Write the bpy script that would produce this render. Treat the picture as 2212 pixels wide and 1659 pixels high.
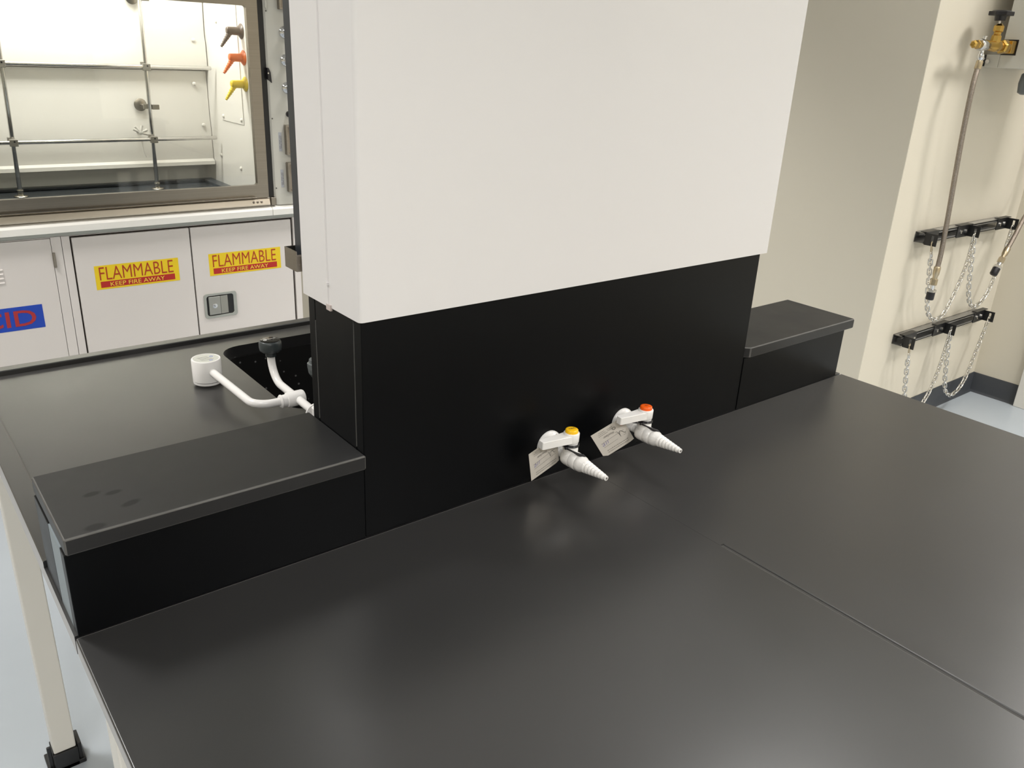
import bpy, bmesh, math, random
from mathutils import Vector, Matrix
random.seed(7)
S = bpy.context.scene
COL = S.collection
for o in list(bpy.data.objects):
    bpy.data.objects.remove(o, do_unlink=True)
PI = math.pi
T = 0.914            # bench top height; all coordinates below are measured from the bench top

# ------------------------------------------------------------------ camera
cam_d = bpy.data.cameras.new('camera'); cam = bpy.data.objects.new('camera', cam_d); COL.objects.link(cam)
RX = Vector((0.7851596, -0.6175636, 0.0462564)); RY = Vector((-0.1981328, -0.3212635, -0.9260309)); RZ = Vector((0.5867434, 0.7179171, -0.3746027))
CAMLOC = Vector((-0.47968, -0.89503, 0.64713 + T))
m = Matrix((( RX.x, -RY.x, -RZ.x, CAMLOC.x), (RX.y, -RY.y, -RZ.y, CAMLOC.y), (RX.z, -RY.z, -RZ.z, CAMLOC.z), (0, 0, 0, 1)))
cam.matrix_world = m
cam_d.sensor_width = 36; cam_d.sensor_fit = 'HORIZONTAL'; cam_d.lens = 1787.42 * 36 / 2212
cam_d.clip_start = 0.02; cam_d.clip_end = 50
S.camera = cam
# ------------------------------------------------------------------ world, exposure
w = bpy.data.worlds.new('world'); S.world = w; w.use_nodes = True
w.node_tree.nodes['Background'].inputs[0].default_value = (1, .97, .93, 1)
w.node_tree.nodes['Background'].inputs[1].default_value = 0.15
S.view_settings.view_transform = 'Standard'; S.view_settings.look = 'None'
S.view_settings.gamma = 1; S.view_settings.use_curve_mapping = False
S.view_settings.exposure = 0.05
# ------------------------------------------------------------------ lamps of the room: recessed ceiling troffers, plus one added aisle lamp
CEIL = 2.10
LIGHTS = [(-1.35, -0.45, 13), (1.62, 0.02, 9), (3.45, -0.55, 32), (-1.35, -2.7, 58), (1.2, -2.7, 66), (3.4, -2.7, 42), (-1.2, 1.70, 43), (1.75, 1.75, 16)]  # last entry: unseen narrow lamp added to brighten the lower side wall
LCOL = (1.0, 0.978, 0.95)
for i, (x, y, p) in enumerate(LIGHTS):
    ld = bpy.data.lights.new('troffer_lamp', 'AREA'); ld.shape = 'RECTANGLE'; ld.size = 0.52; ld.size_y = 0.52
    ld.energy = p; ld.color = LCOL; ld.spread = math.radians(76 if p == 16 else 140)
    lo = bpy.data.objects.new('troffer_lamp', ld); COL.objects.link(lo); lo.location = (x, y, CEIL - 0.012 + T)
# lamp inside the fume hood, behind its ceiling diffuser
ld = bpy.data.lights.new('hood_lamp', 'AREA'); ld.shape = 'RECTANGLE'; ld.size = 1.1; ld.size_y = 0.16; ld.energy = 15; ld.color = (1, .97, .92)
lo = bpy.data.objects.new('hood_lamp', ld); COL.objects.link(lo); lo.location = (0.2, 2.86, 1.17 + T)

# ------------------------------------------------------------------ materials
def lin(c):
    return tuple(((v / 255) / 12.92 if v / 255 <= .04045 else ((v / 255 + .055) / 1.055) ** 2.4) for v in c)
def mat(name, rgb, rough=.5, metal=0, spec=.5, noise=None, bump=None, coat=0, emit=None, srgb=True, rnoise=None):
    M = bpy.data.materials.new(name); M.use_nodes = True; nt = M.node_tree; b = nt.nodes['Principled BSDF']
    c = lin(rgb) if srgb else rgb
    b.inputs['Base Color'].default_value = (*c, 1); b.inputs['Roughness'].default_value = rough
    b.inputs['Metallic'].default_value = metal; b.inputs['Specular IOR Level'].default_value = spec
    b.inputs['Coat Weight'].default_value = coat
    if emit:
        b.inputs['Emission Color'].default_value = (*emit[0], 1); b.inputs['Emission Strength'].default_value = emit[1]
    tc = None
    if noise or bump or rnoise:
        tc = nt.nodes.new('ShaderNodeTexCoord')
    if noise:        # (scale, amount, detail, stretch)
        sc, am, de, st = noise
        mp = nt.nodes.new('ShaderNodeMapping'); mp.inputs['Scale'].default_value = st
        nt.links.new(tc.outputs['Object'], mp.inputs['Vector'])
        n = nt.nodes.new('ShaderNodeTexNoise'); n.inputs['Scale'].default_value = sc; n.inputs['Detail'].default_value = de
        nt.links.new(mp.outputs[0], n.inputs['Vector'])
        r = nt.nodes.new('ShaderNodeMapRange'); r.inputs['From Min'].default_value = .25; r.inputs['From Max'].default_value = .75
        r.inputs['To Min'].default_value = 1 - am; r.inputs['To Max'].default_value = 1 + am
        nt.links.new(n.outputs[0], r.inputs['Value'])
        mx = nt.nodes.new('ShaderNodeVectorMath'); mx.operation = 'SCALE'; mx.inputs[0].default_value = c
        nt.links.new(r.outputs[0], mx.inputs['Scale']); nt.links.new(mx.outputs[0], b.inputs['Base Color'])
    if rnoise:       # (scale, lo, hi)
        n = nt.nodes.new('ShaderNodeTexNoise'); n.inputs['Scale'].default_value = rnoise[0]; n.inputs['Detail'].default_value = 4
        nt.links.new(tc.outputs['Object'], n.inputs['Vector'])
        r = nt.nodes.new('ShaderNodeMapRange'); r.inputs['From Min'].default_value = .3; r.inputs['From Max'].default_value = .7
        r.inputs['To Min'].default_value = rnoise[1]; r.inputs['To Max'].default_value = rnoise[2]
        nt.links.new(n.outputs[0], r.inputs['Value']); nt.links.new(r.outputs[0], b.inputs['Roughness'])
    if bump:         # (scale, strength, distance, stretch)
        mp = nt.nodes.new('ShaderNodeMapping'); mp.inputs['Scale'].default_value = bump[3]
        nt.links.new(tc.outputs['Object'], mp.inputs['Vector'])
        n = nt.nodes.new('ShaderNodeTexNoise'); n.inputs['Scale'].default_value = bump[0]; n.inputs['Detail'].default_value = 3
        nt.links.new(mp.outputs[0], n.inputs['Vector'])
        bu = nt.nodes.new('ShaderNodeBump'); bu.inputs['Strength'].default_value = bump[1]; bu.inputs['Distance'].default_value = bump[2]
        nt.links.new(n.outputs[0], bu.inputs['Height']); nt.links.new(bu.outputs[0], b.inputs['Normal'])
    return M
I1 = (1, 1, 1)
def blotch(M, spots, amt=.45):
    """finger marks / drips: matt ellipses of a darker tone, in object space of the slab (x,y,rx,ry,angle)"""
    nt = M.node_tree; b = nt.nodes['Principled BSDF']
    tc = nt.nodes.new('ShaderNodeTexCoord'); acc = None
    for (x, y, rx, ry, a) in spots:
        mp = nt.nodes.new('ShaderNodeMapping'); mp.vector_type = 'TEXTURE'
        mp.inputs['Location'].default_value = (x, y, 0); mp.inputs['Rotation'].default_value = (0, 0, a); mp.inputs['Scale'].default_value = (rx, ry, 1)
        nt.links.new(tc.outputs['Object'], mp.inputs['Vector'])
        sp = nt.nodes.new('ShaderNodeSeparateXYZ'); nt.links.new(mp.outputs[0], sp.inputs[0])
        cb = nt.nodes.new('ShaderNodeCombineXYZ'); nt.links.new(sp.outputs[0], cb.inputs[0]); nt.links.new(sp.outputs[1], cb.inputs[1])
        ln = nt.nodes.new('ShaderNodeVectorMath'); ln.operation = 'LENGTH'; nt.links.new(cb.outputs[0], ln.inputs[0])
        r = nt.nodes.new('ShaderNodeMapRange'); r.interpolation_type = 'SMOOTHSTEP'
        r.inputs['From Min'].default_value = .55; r.inputs['From Max'].default_value = 1.1; r.inputs['To Min'].default_value = 1; r.inputs['To Max'].default_value = 0
        nt.links.new(ln.outputs['Value'], r.inputs['Value'])
        if acc is None: acc = r.outputs[0]
        else:
            mx = nt.nodes.new('ShaderNodeMath'); mx.operation = 'MAXIMUM'; nt.links.new(acc, mx.inputs[0]); nt.links.new(r.outputs[0], mx.inputs[1]); acc = mx.outputs[0]
    rr = nt.nodes.new('ShaderNodeMapRange'); rr.inputs['To Min'].default_value = .45; rr.inputs['To Max'].default_value = .45 * (1 - amt)
    nt.links.new(acc, rr.inputs['Value']); nt.links.new(rr.outputs[0], b.inputs['Specular IOR Level'])

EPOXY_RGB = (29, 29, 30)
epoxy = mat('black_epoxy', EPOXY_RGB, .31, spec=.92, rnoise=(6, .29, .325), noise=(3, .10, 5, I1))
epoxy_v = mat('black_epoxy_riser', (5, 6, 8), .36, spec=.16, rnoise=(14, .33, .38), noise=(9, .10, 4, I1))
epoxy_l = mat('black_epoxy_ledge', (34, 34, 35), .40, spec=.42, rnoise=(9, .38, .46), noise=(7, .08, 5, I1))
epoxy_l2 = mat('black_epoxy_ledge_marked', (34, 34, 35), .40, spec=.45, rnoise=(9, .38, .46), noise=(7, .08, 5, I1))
_b = epoxy.node_tree.nodes['Principled BSDF']; _b.inputs['Sheen Weight'].default_value = .30; _b.inputs['Sheen Roughness'].default_value = .38; _b.inputs['Sheen Tint'].default_value = (1, .96, .92, 1)
epoxy_edge = mat('epoxy_edge_highlight', (88, 87, 85), .5, spec=.3, noise=(40, .2, 4, I1))  # lighter chamfer grey, the edge highlight painted into the colour
basin_m = mat('basin_black', (14, 15, 16), .5, spec=.35)
sealant = mat('grey_sealant', (84, 84, 82), .7)
seam_blk = mat('black_sealant', (58, 57, 55), .8)
white_pc = mat('white_powder_coat', (232, 230, 231), .22, spec=.5, bump=(3.0, .05, .02, (1, 1, .4)))
white_st = mat('white_steel', (216, 213, 206), .38)
white_ep = mat('white_epoxy_coat', (240, 238, 236), .18)
liner = mat('white_liner', (235, 232, 225), .28)
cab_m = mat('cabinet_white', (216, 210, 206), .42, noise=(2, .015, 2, I1))
sill_m = mat('sill_white', (238, 236, 230), .38)
cab_d = mat('cabinet_shaded_rail', (176, 178, 172), .45)  # cabinet white darkened: shade below the sill put into the colour
gap_m = mat('door_gap', (70, 62, 56), .8)
post_m = mat('post_grey', (200, 198, 189), .42)
steel = mat('brushed_steel', (150, 143, 133), .30, metal=1, bump=(60, .12, .002, (.03, 1, 14)), noise=(30, .06, 3, (.05, 1, 8)))
steel_rod = mat('polished_rod', (205, 203, 200), .18, metal=1)
chrome = mat('chrome', (215, 216, 218), .08, metal=1)
zinc = mat('zinc_chain', (214, 211, 205), .22, metal=1)
nickel = mat('nickel_tan', (190, 176, 150), .28, metal=1)
brass = mat('brass', (200, 164, 88), .26, metal=1)
blk_pl = mat('black_plastic', (22, 20, 24), .35)
blk_gl = mat('black_gloss', (8, 8, 9), .06)
blk_mt = mat('black_metal', (20, 20, 21), .38)
strut_m = mat('strut_black', (34, 32, 30), .26, spec=1.0, coat=.6)
grey_pl = mat('grey_plastic', (98, 103, 104), .35)
dgrey_pl = mat('dark_grey_plastic', (58, 64, 66), .35)
wall_m = mat('wall_paint_cream', (210, 203, 187), .55, bump=(120, .04, .002, I1))
ceil_m = mat('ceiling_tile', (232, 230, 224), .8)
base_m = mat('rubber_base', (58, 61, 66), .45)
floor_m = mat('floor_epoxy', (166, 173, 179), .34, noise=(2.2, .05, 6, I1))
brown_m = mat('brown_nozzle', (98, 82, 70), .3)
orange_m = mat('orange_nozzle', (232, 114, 44), .3)
yellow_m = mat('yellow_nozzle', (236, 206, 44), .3)
y_btn = mat('yellow_button', (250, 196, 30), .2)
o_btn = mat('orange_button', (244, 98, 22), .2)
ink = mat('black_ink', (28, 26, 26), .6)
ink_g = mat('grey_ink', (120, 116, 112), .7)
ink_b = mat('violet_pen', (104, 100, 170), .6)
ink_r = mat('orange_ring', (224, 140, 118), .6)
paper = mat('card_tag', (205, 199, 190), .5)
stk_y = mat('sticker_yellow', (232, 200, 24), .4)
stk_r = mat('sticker_red', (178, 32, 26), .4)
stk_dr = mat('sticker_letter_red', (172, 50, 22), .4)
stk_b = mat('sticker_blue', (20, 66, 176), .4)
stk_br = mat('sticker_letter_maroon', (166, 44, 48), .4)
lbl_m = mat('label_grey', (176, 178, 184), .5)
lbl_c = mat('label_silver', (196, 197, 188), .35)
lbl_bl = mat('label_blue_ink', (140, 150, 200), .4)
braid = mat('braided_steel', (150, 140, 130), .32, metal=1, bump=(900, .6, .002, I1), noise=(500, .35, 2, (1, 1, .35)))
hood_top = mat('hood_worktop', (52, 56, 60), .30)
infill_m = mat('grey_infill', (128, 138, 144), .45)
plug_m = mat('socket_tan', (150, 138, 122), .4)
diff_m = mat('light_diffuser', (245, 245, 240), .5, emit=((1.0, .978, .95), 2.2))
hdiff_m = mat('hood_diffuser', (245, 245, 240), .5, emit=((1.0, .965, .90), 4.0))
# sash glass
glass = bpy.data.materials.new('sash_glass'); glass.use_nodes = True; nt = glass.node_tree; nt.nodes.clear()
o_ = nt.nodes.new('ShaderNodeOutputMaterial'); mx = nt.nodes.new('ShaderNodeMixShader'); fr = nt.nodes.new('ShaderNodeFresnel'); fr.inputs[0].default_value = 1.45
tr = nt.nodes.new('ShaderNodeBsdfTransparent'); tr.inputs[0].default_value = (.96, .975, .965, 1); gl = nt.nodes.new('ShaderNodeBsdfGlossy'); gl.inputs['Roughness'].default_value = .02
nt.links.new(fr.outputs[0], mx.inputs[0]); nt.links.new(tr.outputs[0], mx.inputs[1]); nt.links.new(gl.outputs[0], mx.inputs[2]); nt.links.new(mx.outputs[0], o_.inputs[0])
# wet specks in the basin
nt = basin_m.node_tree; b = nt.nodes['Principled BSDF']; tc = nt.nodes.new('ShaderNodeTexCoord'); vo = nt.nodes.new('ShaderNodeTexVoronoi'); vo.inputs['Scale'].default_value = 55
nt.links.new(tc.outputs['Object'], vo.inputs['Vector'])
r = nt.nodes.new('ShaderNodeMapRange'); r.inputs['From Min'].default_value = .10; r.inputs['From Max'].default_value = .16; r.inputs['To Min'].default_value = .16; r.inputs['To Max'].default_value = .004
nt.links.new(vo.outputs['Distance'], r.inputs['Value']); nt.links.new(r.outputs[0], b.inputs['Base Color'])

# ------------------------------------------------------------------ mesh helpers
class MB:
    def __init__(s): s.v = []; s.f = []; s.mi = []; s.cur = 0
    def add(s, vs, fs):
        n = len(s.v); s.v += [Vector(v) for v in vs]
        for f in fs: s.f.append([i + n for i in f]); s.mi.append(s.cur)
        return s
    def box(s, x0, y0, z0, x1, y1, z1):
        vs = [(x0, y0, z0), (x1, y0, z0), (x1, y1, z0), (x0, y1, z0), (x0, y0, z1), (x1, y0, z1), (x1, y1, z1), (x0, y1, z1)]
        return s.add(vs, [(0, 3, 2, 1), (4, 5, 6, 7), (0, 1, 5, 4), (1, 2, 6, 5), (2, 3, 7, 6), (3, 0, 4, 7)])
    def rev(s, prof, org, ax, n=32, up=None):
        """surface of revolution: prof = [(distance along axis, radius)]"""
        ax = Vector(ax).normalized(); a = ax.orthogonal().normalized(); b = ax.cross(a); org = Vector(org)
        vs = []; fs = []
        for (t, r) in prof:
            for k in range(n):
                an = 2 * PI * k / n; vs.append(org + ax * t + (a * math.cos(an) + b * math.sin(an)) * max(r, 1e-5))
        for i in range(len(prof) - 1):
            for k in range(n):
                fs.append((i * n + k, i * n + (k + 1) % n, (i + 1) * n + (k + 1) % n, (i + 1) * n + k))
        fs.append(tuple(reversed(range(n)))); fs.append(tuple((len(prof) - 1) * n + k for k in range(n)))
        return s.add(vs, fs)
    def cyl(s, p0, p1, r0, r1=None, n=24, bev=0):
        p0 = Vector(p0); p1 = Vector(p1); L = (p1 - p0).length; r1 = r0 if r1 is None else r1
        pr = [(0, r0), (L, r1)] if not bev else [(0, r0 - bev), (bev, r0), (L - bev, r1), (L, r1 - bev)]
        return s.rev(pr, p0, p1 - p0, n)
    def tube(s, pts, r, n=16, closed=False):
        pts = [Vector(p) for p in pts]; N = len(pts); rs = r if isinstance(r, (list, tuple)) else [r] * N
        vs = []; fs = []; nrm = None
        for i, p in enumerate(pts):
            if closed: t = (pts[(i + 1) % N] - pts[i - 1]).normalized()
            else: t = (pts[min(i + 1, N - 1)] - pts[max(i - 1, 0)]).normalized()
            if nrm is None: nrm = t.orthogonal().normalized()
            else: nrm = (nrm - t * nrm.dot(t)).normalized()
            b = t.cross(nrm)
            for k in range(n):
                an = 2 * PI * k / n; vs.append(p + (nrm * math.cos(an) + b * math.sin(an)) * rs[i])
        for i in range(N if closed else N - 1):
            j = (i + 1) % N
            for k in range(n):
                fs.append((i * n + k, i * n + (k + 1) % n, j * n + (k + 1) % n, j * n + k))
        if not closed:
            fs.append(tuple(reversed(range(n)))); fs.append(tuple((N - 1) * n + k for k in range(n)))
        return s.add(vs, fs)
    def prism(s, poly, a, b, axis='x'):
        """extrude a closed polygon between a and b along an axis; poly in the two other coordinates (y,z),(x,z),(x,y)"""
        def P(u, v, w): return {'x': (w, u, v), 'y': (u, w, v), 'z': (u, v, w)}[axis]
        n = len(poly); vs = [P(u, v, a) for u, v in poly] + [P(u, v, b) for u, v in poly]
        fs = [tuple(reversed(range(n))), tuple(range(n, 2 * n))] + [(i, (i + 1) % n, n + (i + 1) % n, n + i) for i in range(n)]
        return s.add(vs, fs)
    def xf(s, M, start=0):
        for i in range(start, len(s.v)): s.v[i] = M @ s.v[i]
        return s
def vec(v): return Vector(v)
def obj(name, mb, material, parent=None, bevel=0, seg=2, smooth=40, org=None, recalc=True):
    """link the collected geometry as ONE mesh object. Coordinates are room coordinates (z from bench top)."""
    me = bpy.data.meshes.new(name)
    if parent is not None: base = vec(parent['o_'])
    elif org is not None: base = vec(org)
    else: base = Vector((0, 0, 0))
    me.from_pydata([tuple(v - base) for v in mb.v], [], mb.f)
    mats = material if isinstance(material, (list, tuple)) else [material]
    for m_ in mats: me.materials.append(m_)
    if len(mats) > 1:
        for p, mi in zip(me.polygons, mb.mi): p.material_index = mi
    if recalc:
        bm = bmesh.new(); bm.from_mesh(me); bmesh.ops.recalc_face_normals(bm, faces=bm.faces); bm.to_mesh(me); bm.free()
    me.update()
    for p in me.polygons: p.use_smooth = True
    me.set_sharp_from_angle(angle=math.radians(smooth))
    o = bpy.data.objects.new(name, me); COL.objects.link(o)
    if parent is not None: o.parent = parent
    else: o.location = base + Vector((0, 0, T))
    o['o_'] = tuple(base)
    if bevel:
        bv = o.modifiers.new('bevel', 'BEVEL'); bv.width = bevel; bv.segments = seg; bv.limit_method = 'ANGLE'; bv.angle_limit = math.radians(40); bv.harden_normals = True
    return o
def tag(o, label, cat, group=None):
    o['label'] = label; o['category'] = cat
    if group: o['group'] = group
    return o
def thing(name, label, cat, loc, group=None):
    o = bpy.data.objects.new(name, None); COL.objects.link(o); o.location = vec(loc) + Vector((0, 0, T)); o['o_'] = tuple(loc)
    o.empty_display_size = .05
    return tag(o, label, cat, group)
def struct(name, mb, material, **k):
    o = obj(name, mb, material, **k); o['kind'] = 'structure'; return o
def B(*a): return MB().box(*a)
def label(o, t): o['label'] = t; return o

def text_mesh(txt, size_box, right, up, centre, depth=.0004, lift=.0003, extrude=True, bold=0):
    """letters as a thin raised mesh, fitted to a width x height box, in the plane right/up"""
    cu = bpy.data.curves.new('t', 'FONT'); cu.body = txt; cu.align_x = 'LEFT'; cu.extrude = 0; cu.resolution_u = 3; cu.offset = bold
    to = bpy.data.objects.new('t', cu); COL.objects.link(to)
    dg = bpy.context.evaluated_depsgraph_get(); dg.update()
    me = bpy.data.meshes.new_from_object(to.evaluated_get(dg))
    bpy.data.objects.remove(to, do_unlink=True)
    xs = [v.co.x for v in me.vertices]; ys = [v.co.y for v in me.vertices]
    x0, x1, y0, y1 = min(xs), max(xs), min(ys), max(ys)
    W, H = size_box; sx = W / (x1 - x0); sy = H / (y1 - y0)
    R_ = vec(right).normalized(); U_ = vec(up).normalized(); N_ = R_.cross(U_); c = vec(centre)
    mb = MB()
    vs = [c + R_ * ((v.co.x - (x0 + x1) / 2) * sx) + U_ * ((v.co.y - (y0 + y1) / 2) * sy) + N_ * (lift + depth) for v in me.vertices]
    mb.add(vs, [tuple(p.vertices) for p in me.polygons])
    bpy.data.meshes.remove(me)
    return mb
def rounded(x0, y0, x1, y1, r, n=6):
    pts = []
    for cx, cy, a0 in ((x1 - r, y0 + r, -PI / 2), (x1 - r, y1 - r, 0), (x0 + r, y1 - r, PI / 2), (x0 + r, y0 + r, PI)):
        for k in range(n + 1):
            a = a0 + (PI / 2) * k / n; pts.append((cx + r * math.cos(a), cy + r * math.sin(a)))
    return pts
def ring_plate(mb, outer, inner, a, b, axis):
    """plate with a hole; outer/inner closed polygons with equal vertex count"""
    def P(u, v, w): return {'x': (w, u, v), 'y': (u, w, v), 'z': (u, v, w)}[axis]
    n = len(outer)
    vs = [P(u, v, a) for u, v in outer] + [P(u, v, b) for u, v in outer] + [P(u, v, a) for u, v in inner] + [P(u, v, b) for u, v in inner]
    fs = []
    for i in range(n):
        j = (i + 1) % n
        fs += [(i, j, n + j, n + i), (2 * n + i, 2 * n + j, 3 * n + j, 3 * n + i), (i, j, 2 * n + j, 2 * n + i), (n + i, n + j, 3 * n + j, 3 * n + i)]
    return mb.add(vs, fs)
def smooth_path(pts, n=8):
    P = [vec(p) for p in pts]; out = []
    for i in range(len(P) - 1):
        p0 = P[max(i - 1, 0)]; p1 = P[i]; p2 = P[i + 1]; p3 = P[min(i + 2, len(P) - 1)]
        for k in range(n):
            t = k / n
            out.append(.5 * ((2 * p1) + (p2 - p0) * t + (2 * p0 - 5 * p1 + 4 * p2 - p3) * t * t + (-p0 + 3 * p1 - 3 * p2 + p3) * t ** 3))
    out.append(P[-1]); return out
def bent(p0, pc, p1, r, n=10):
    """polyline with a rounded corner of radius r at pc"""
    p0, pc, p1 = vec(p0), vec(pc), vec(p1); a = (p0 - pc).normalized(); b = (p1 - pc).normalized(); ang = a.angle(b); d = r / math.tan(ang / 2)
    c = pc + (a + b).normalized() * (r / math.sin(ang / 2)); s = pc + a * d - c; e = pc + b * d - c
    out = []
    for k in range(n + 1):
        t = k / n; tot = PI - ang
        out.append(c + (s * math.sin((1 - t) * tot) + e * math.sin(t * tot)) / math.sin(tot))
    return [p0] + out + [p1]

# ================================================================== the room
FZ = -T
XL, XR, YF, YB = -3.2, 3.994, -4.2, 3.34
YA, XC = 0.75, 2.787
struct('floor', B(XL, YF, FZ - .05, XR + .1, YB, FZ), floor_m)
cm = MB(); cm.box(XL, YF, CEIL, XR + .1, YB, CEIL + .05); struct('ceiling', cm, ceil_m)
struct('wall_back', B(XL, YB, FZ, XC + .1, YB + .1, CEIL), wall_m)
struct('wall_left', B(XL - .1, YF, FZ, XL, YB, CEIL), wall_m)
struct('wall_front', B(XL - .1, YF - .1, FZ, XR + .1, YF, CEIL), wall_m)
struct('wall_right', B(XR, YF, FZ, XR + .1, YA, CEIL), wall_m)
struct('wall_corner', B(XC, YA, FZ, XR + .1, YB, CEIL), wall_m, bevel=.003)
def baseboard(name, p0, p1, nrm):
    """cove rubber base along p0->p1"""
    prof = [(0, 0), (.016, 0), (.010, .006), (.006, .014), (.005, .100), (.003, .104), (0, .104)]
    p0, p1, nrm = vec(p0), vec(p1), vec(nrm); mb = MB(); n = len(prof)
    vs = [p0 + nrm * a + Vector((0, 0, h)) for a, h in prof] + [p1 + nrm * a + Vector((0, 0, h)) for a, h in prof]
    mb.add(vs, [tuple(range(n)), tuple(range(2 * n - 1, n - 1, -1))] + [(i, (i + 1) % n, n + (i + 1) % n, n + i) for i in range(n)])
    struct(name, mb, base_m)
baseboard('baseboard_back', (XC, YA, FZ), (XR, YA, FZ), (0, -1, 0))
baseboard('baseboard_right', (XR, YA, FZ), (XR, .520, FZ), (-1, 0, 0))
baseboard('baseboard_side', (XC, YB, FZ), (XC, YA, FZ), (-1, 0, 0))
struct('trim_1', B(XR - .03, -.55, FZ, XR, .518, CEIL - .4), white_st, bevel=.003)
for i, (x, y, p) in enumerate(LIGHTS):
    z = CEIL
    t = thing('ceiling_light', 'recessed white ceiling troffer %s' % ['left of the bench', 'above the white column', 'above the gas wall corner', 'over the left front of the room', 'over the middle front of the room', 'over the right front of the room', 'in front of the fume hood', 'added over the aisle to brighten the side wall'][i], 'ceiling light', (x, y, z), 'ceiling troffers')
    fr_ = MB(); ring_plate(fr_, [(x - .31, y - .31), (x + .31, y - .31), (x + .31, y + .31), (x - .31, y + .31)], [(x - .27, y - .27), (x + .27, y - .27), (x + .27, y + .27), (x - .27, y + .27)], z - .012, z, 'z')
    obj('frame', fr_, white_st, t)
    obj('diffuser', B(x - .27, y - .27, z - .008, x + .27, y + .27, z - .002), diff_m, t)

# ================================================================== lab bench
XT0, XT1 = -.3745, 1.2135
def slab(name, x0, x1, y0, y1, lab):
    o = obj(name, B(x0, y0, -.025, x1, y1, 0), epoxy, org=((x0 + x1) / 2, (y0 + y1) / 2, 0), bevel=.0025)
    tag(o, lab, 'worktop')
    return o
slab('bench_worktop', XT0, .4105, -.765, -.0005, 'large black epoxy worktop slab in the foreground, left of the long seam')
slab('bench_worktop', .4145, XT1, -.765, -.0005, 'black epoxy worktop slab on the right of the long seam, nearest the gas wall')
sm = MB(); sm.add([(.4082, -.30, .0001), (.4168, -.30, .0001), (.4168, -.002, .0001), (.4082, -.002, .0001), (.4108, -.30, -.02), (.4142, -.30, -.02), (.4142, -.002, -.02), (.4108, -.002, -.02)], [(0, 1, 2, 3), (4, 5, 6, 7), (0, 1, 5, 4), (1, 2, 6, 5), (2, 3, 7, 6), (3, 0, 4, 7)]); sm.cur = 1; sm.box(.4107, -.762, -.02, .4143, -.3002, -.0012); o = obj('seam_sealant', sm, [epoxy, seam_blk], org=(.4125, -.15, 0), recalc=True); tag(o, 'thin black sealant bead filling the worktop seam from the column outward', 'sealant')
# back worktop with sink cut-out
SX0, SX1, SY0, SY1 = .098, .70, .447, .853
st = thing('sink_worktop', 'black epoxy worktop with raised edge and sink, behind the dark ledge', 'worktop', (.42, .55, 0))
inner = rounded(SX0, SY0, SX1, SY1, .05, 6)
# outer polygon sampled to the same count as the inner loop
def outer_match(inner, x0, y0, x1, y1):
    out = []; n = len(inner) // 4
    for c, (ux, uy) in enumerate(((x1, y0), (x1, y1), (x0, y1), (x0, y0))):
        for k in range(n):
            out.append((ux, uy) if k != 0 or True else None)
    return out
cx, cy = (SX0 + SX1) / 2, (SY0 + SY1) / 2
outer = outer_match(inner, XT0, .003, XT1, .94)
tp = MB(); n_ = len(inner)
def fan(mb, z, flip):
    # build top as quads from corner groups + bridging faces
    q = n_ // 4; corners = [(XT1, .003), (XT1, .94), (XT0, .94), (XT0, .003)]
    vs = [(x, y, z) for x, y in inner] + [(x, y, z) for x, y in corners]; fs = []
    for c in range(4):
        for k in range(q - 1): fs.append((c * q + k, c * q + k + 1, n_ + c))
        fs.append((c * q + q - 1, ((c + 1) * q) % n_, n_ + (c + 1) % 4, n_ + c))
    mb.add(vs, fs)
fan(tp, 0, False); fan(tp, -.025, True)
for i in range(n_):
    j = (i + 1) % n_; a = inner[i]; b_ = inner[j]
    tp.add([(a[0], a[1], 0), (b_[0], b_[1], 0), (b_[0], b_[1], -.025), (a[0], a[1], -.025)], [(0, 1, 2, 3)])
cs = [(XT1, .003), (XT1, .94), (XT0, .94), (XT0, .003)]
for i in range(4):
    a = cs[i]; b_ = cs[(i + 1) % 4]; tp.add([(a[0], a[1], 0), (b_[0], b_[1], 0), (b_[0], b_[1], -.025), (a[0], a[1], -.025)], [(0, 1, 2, 3)])
top = obj('worktop_slab', tp, epoxy, st, smooth=30)
def weld(o):
    bm = bmesh.new(); bm.from_mesh(o.data); bmesh.ops.remove_doubles(bm, verts=bm.verts, dist=1e-6); bmesh.ops.recalc_face_normals(bm, faces=bm.faces); bm.to_mesh(o.data); bm.free(); o.data.set_sharp_from_angle(angle=math.radians(30))
weld(top)
lp = MB()
lp.prism([(.912, .0002), (.9135, .0085), (.9155, .010), (.9385, .010), (.94, .0085), (.94, .0002)], XT0, XT1, 'x')
lp.prism([(XT0, .0002), (XT0, .0085), (XT0 + .0015, .010), (XT0 + .028, .010), (XT0 + .030, .0085), (XT0 + .0315, .0002)], .167, .94, 'y')
lp.prism([(XT1, .0002), (XT1, .0085), (XT1 - .0015, .010), (XT1 - .028, .010), (XT1 - .030, .0085), (XT1 - .0315, .0002)], .167, .94, 'y')
obj('raised_edge', lp, epoxy, st, smooth=25)
bs = MB()
oi = rounded(SX0 + .004, SY0 + .004, SX1 - .004, SY1 - .004, .05, 6); oo = rounded(SX0 - .012, SY0 - .012, SX1 + .012, SY1 + .012, .06, 6)
bo = rounded(SX0 + .016, SY0 + .016, SX1 - .016, SY1 - .016, .045, 6)
vs = [(x, y, -.0255) for x, y in oo] + [(x, y, -.0255) for x, y in oi] + [(x, y, -.27) for x, y in bo] + [(x, y, -.285) for x, y in oo]
fs = []
for i in range(n_):
    j = (i + 1) % n_
    fs += [(i, j, n_ + j, n_ + i), (n_ + i, n_ + j, 2 * n_ + j, 2 * n_ + i), (i, j, 3 * n_ + j, 3 * n_ + i)]
fs += [tuple(range(2 * n_, 3 * n_)), tuple(range(3 * n_, 4 * n_))]
bs.add(vs, fs)
bas = obj('sink_basin', bs, basin_m, st, smooth=35)
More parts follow.
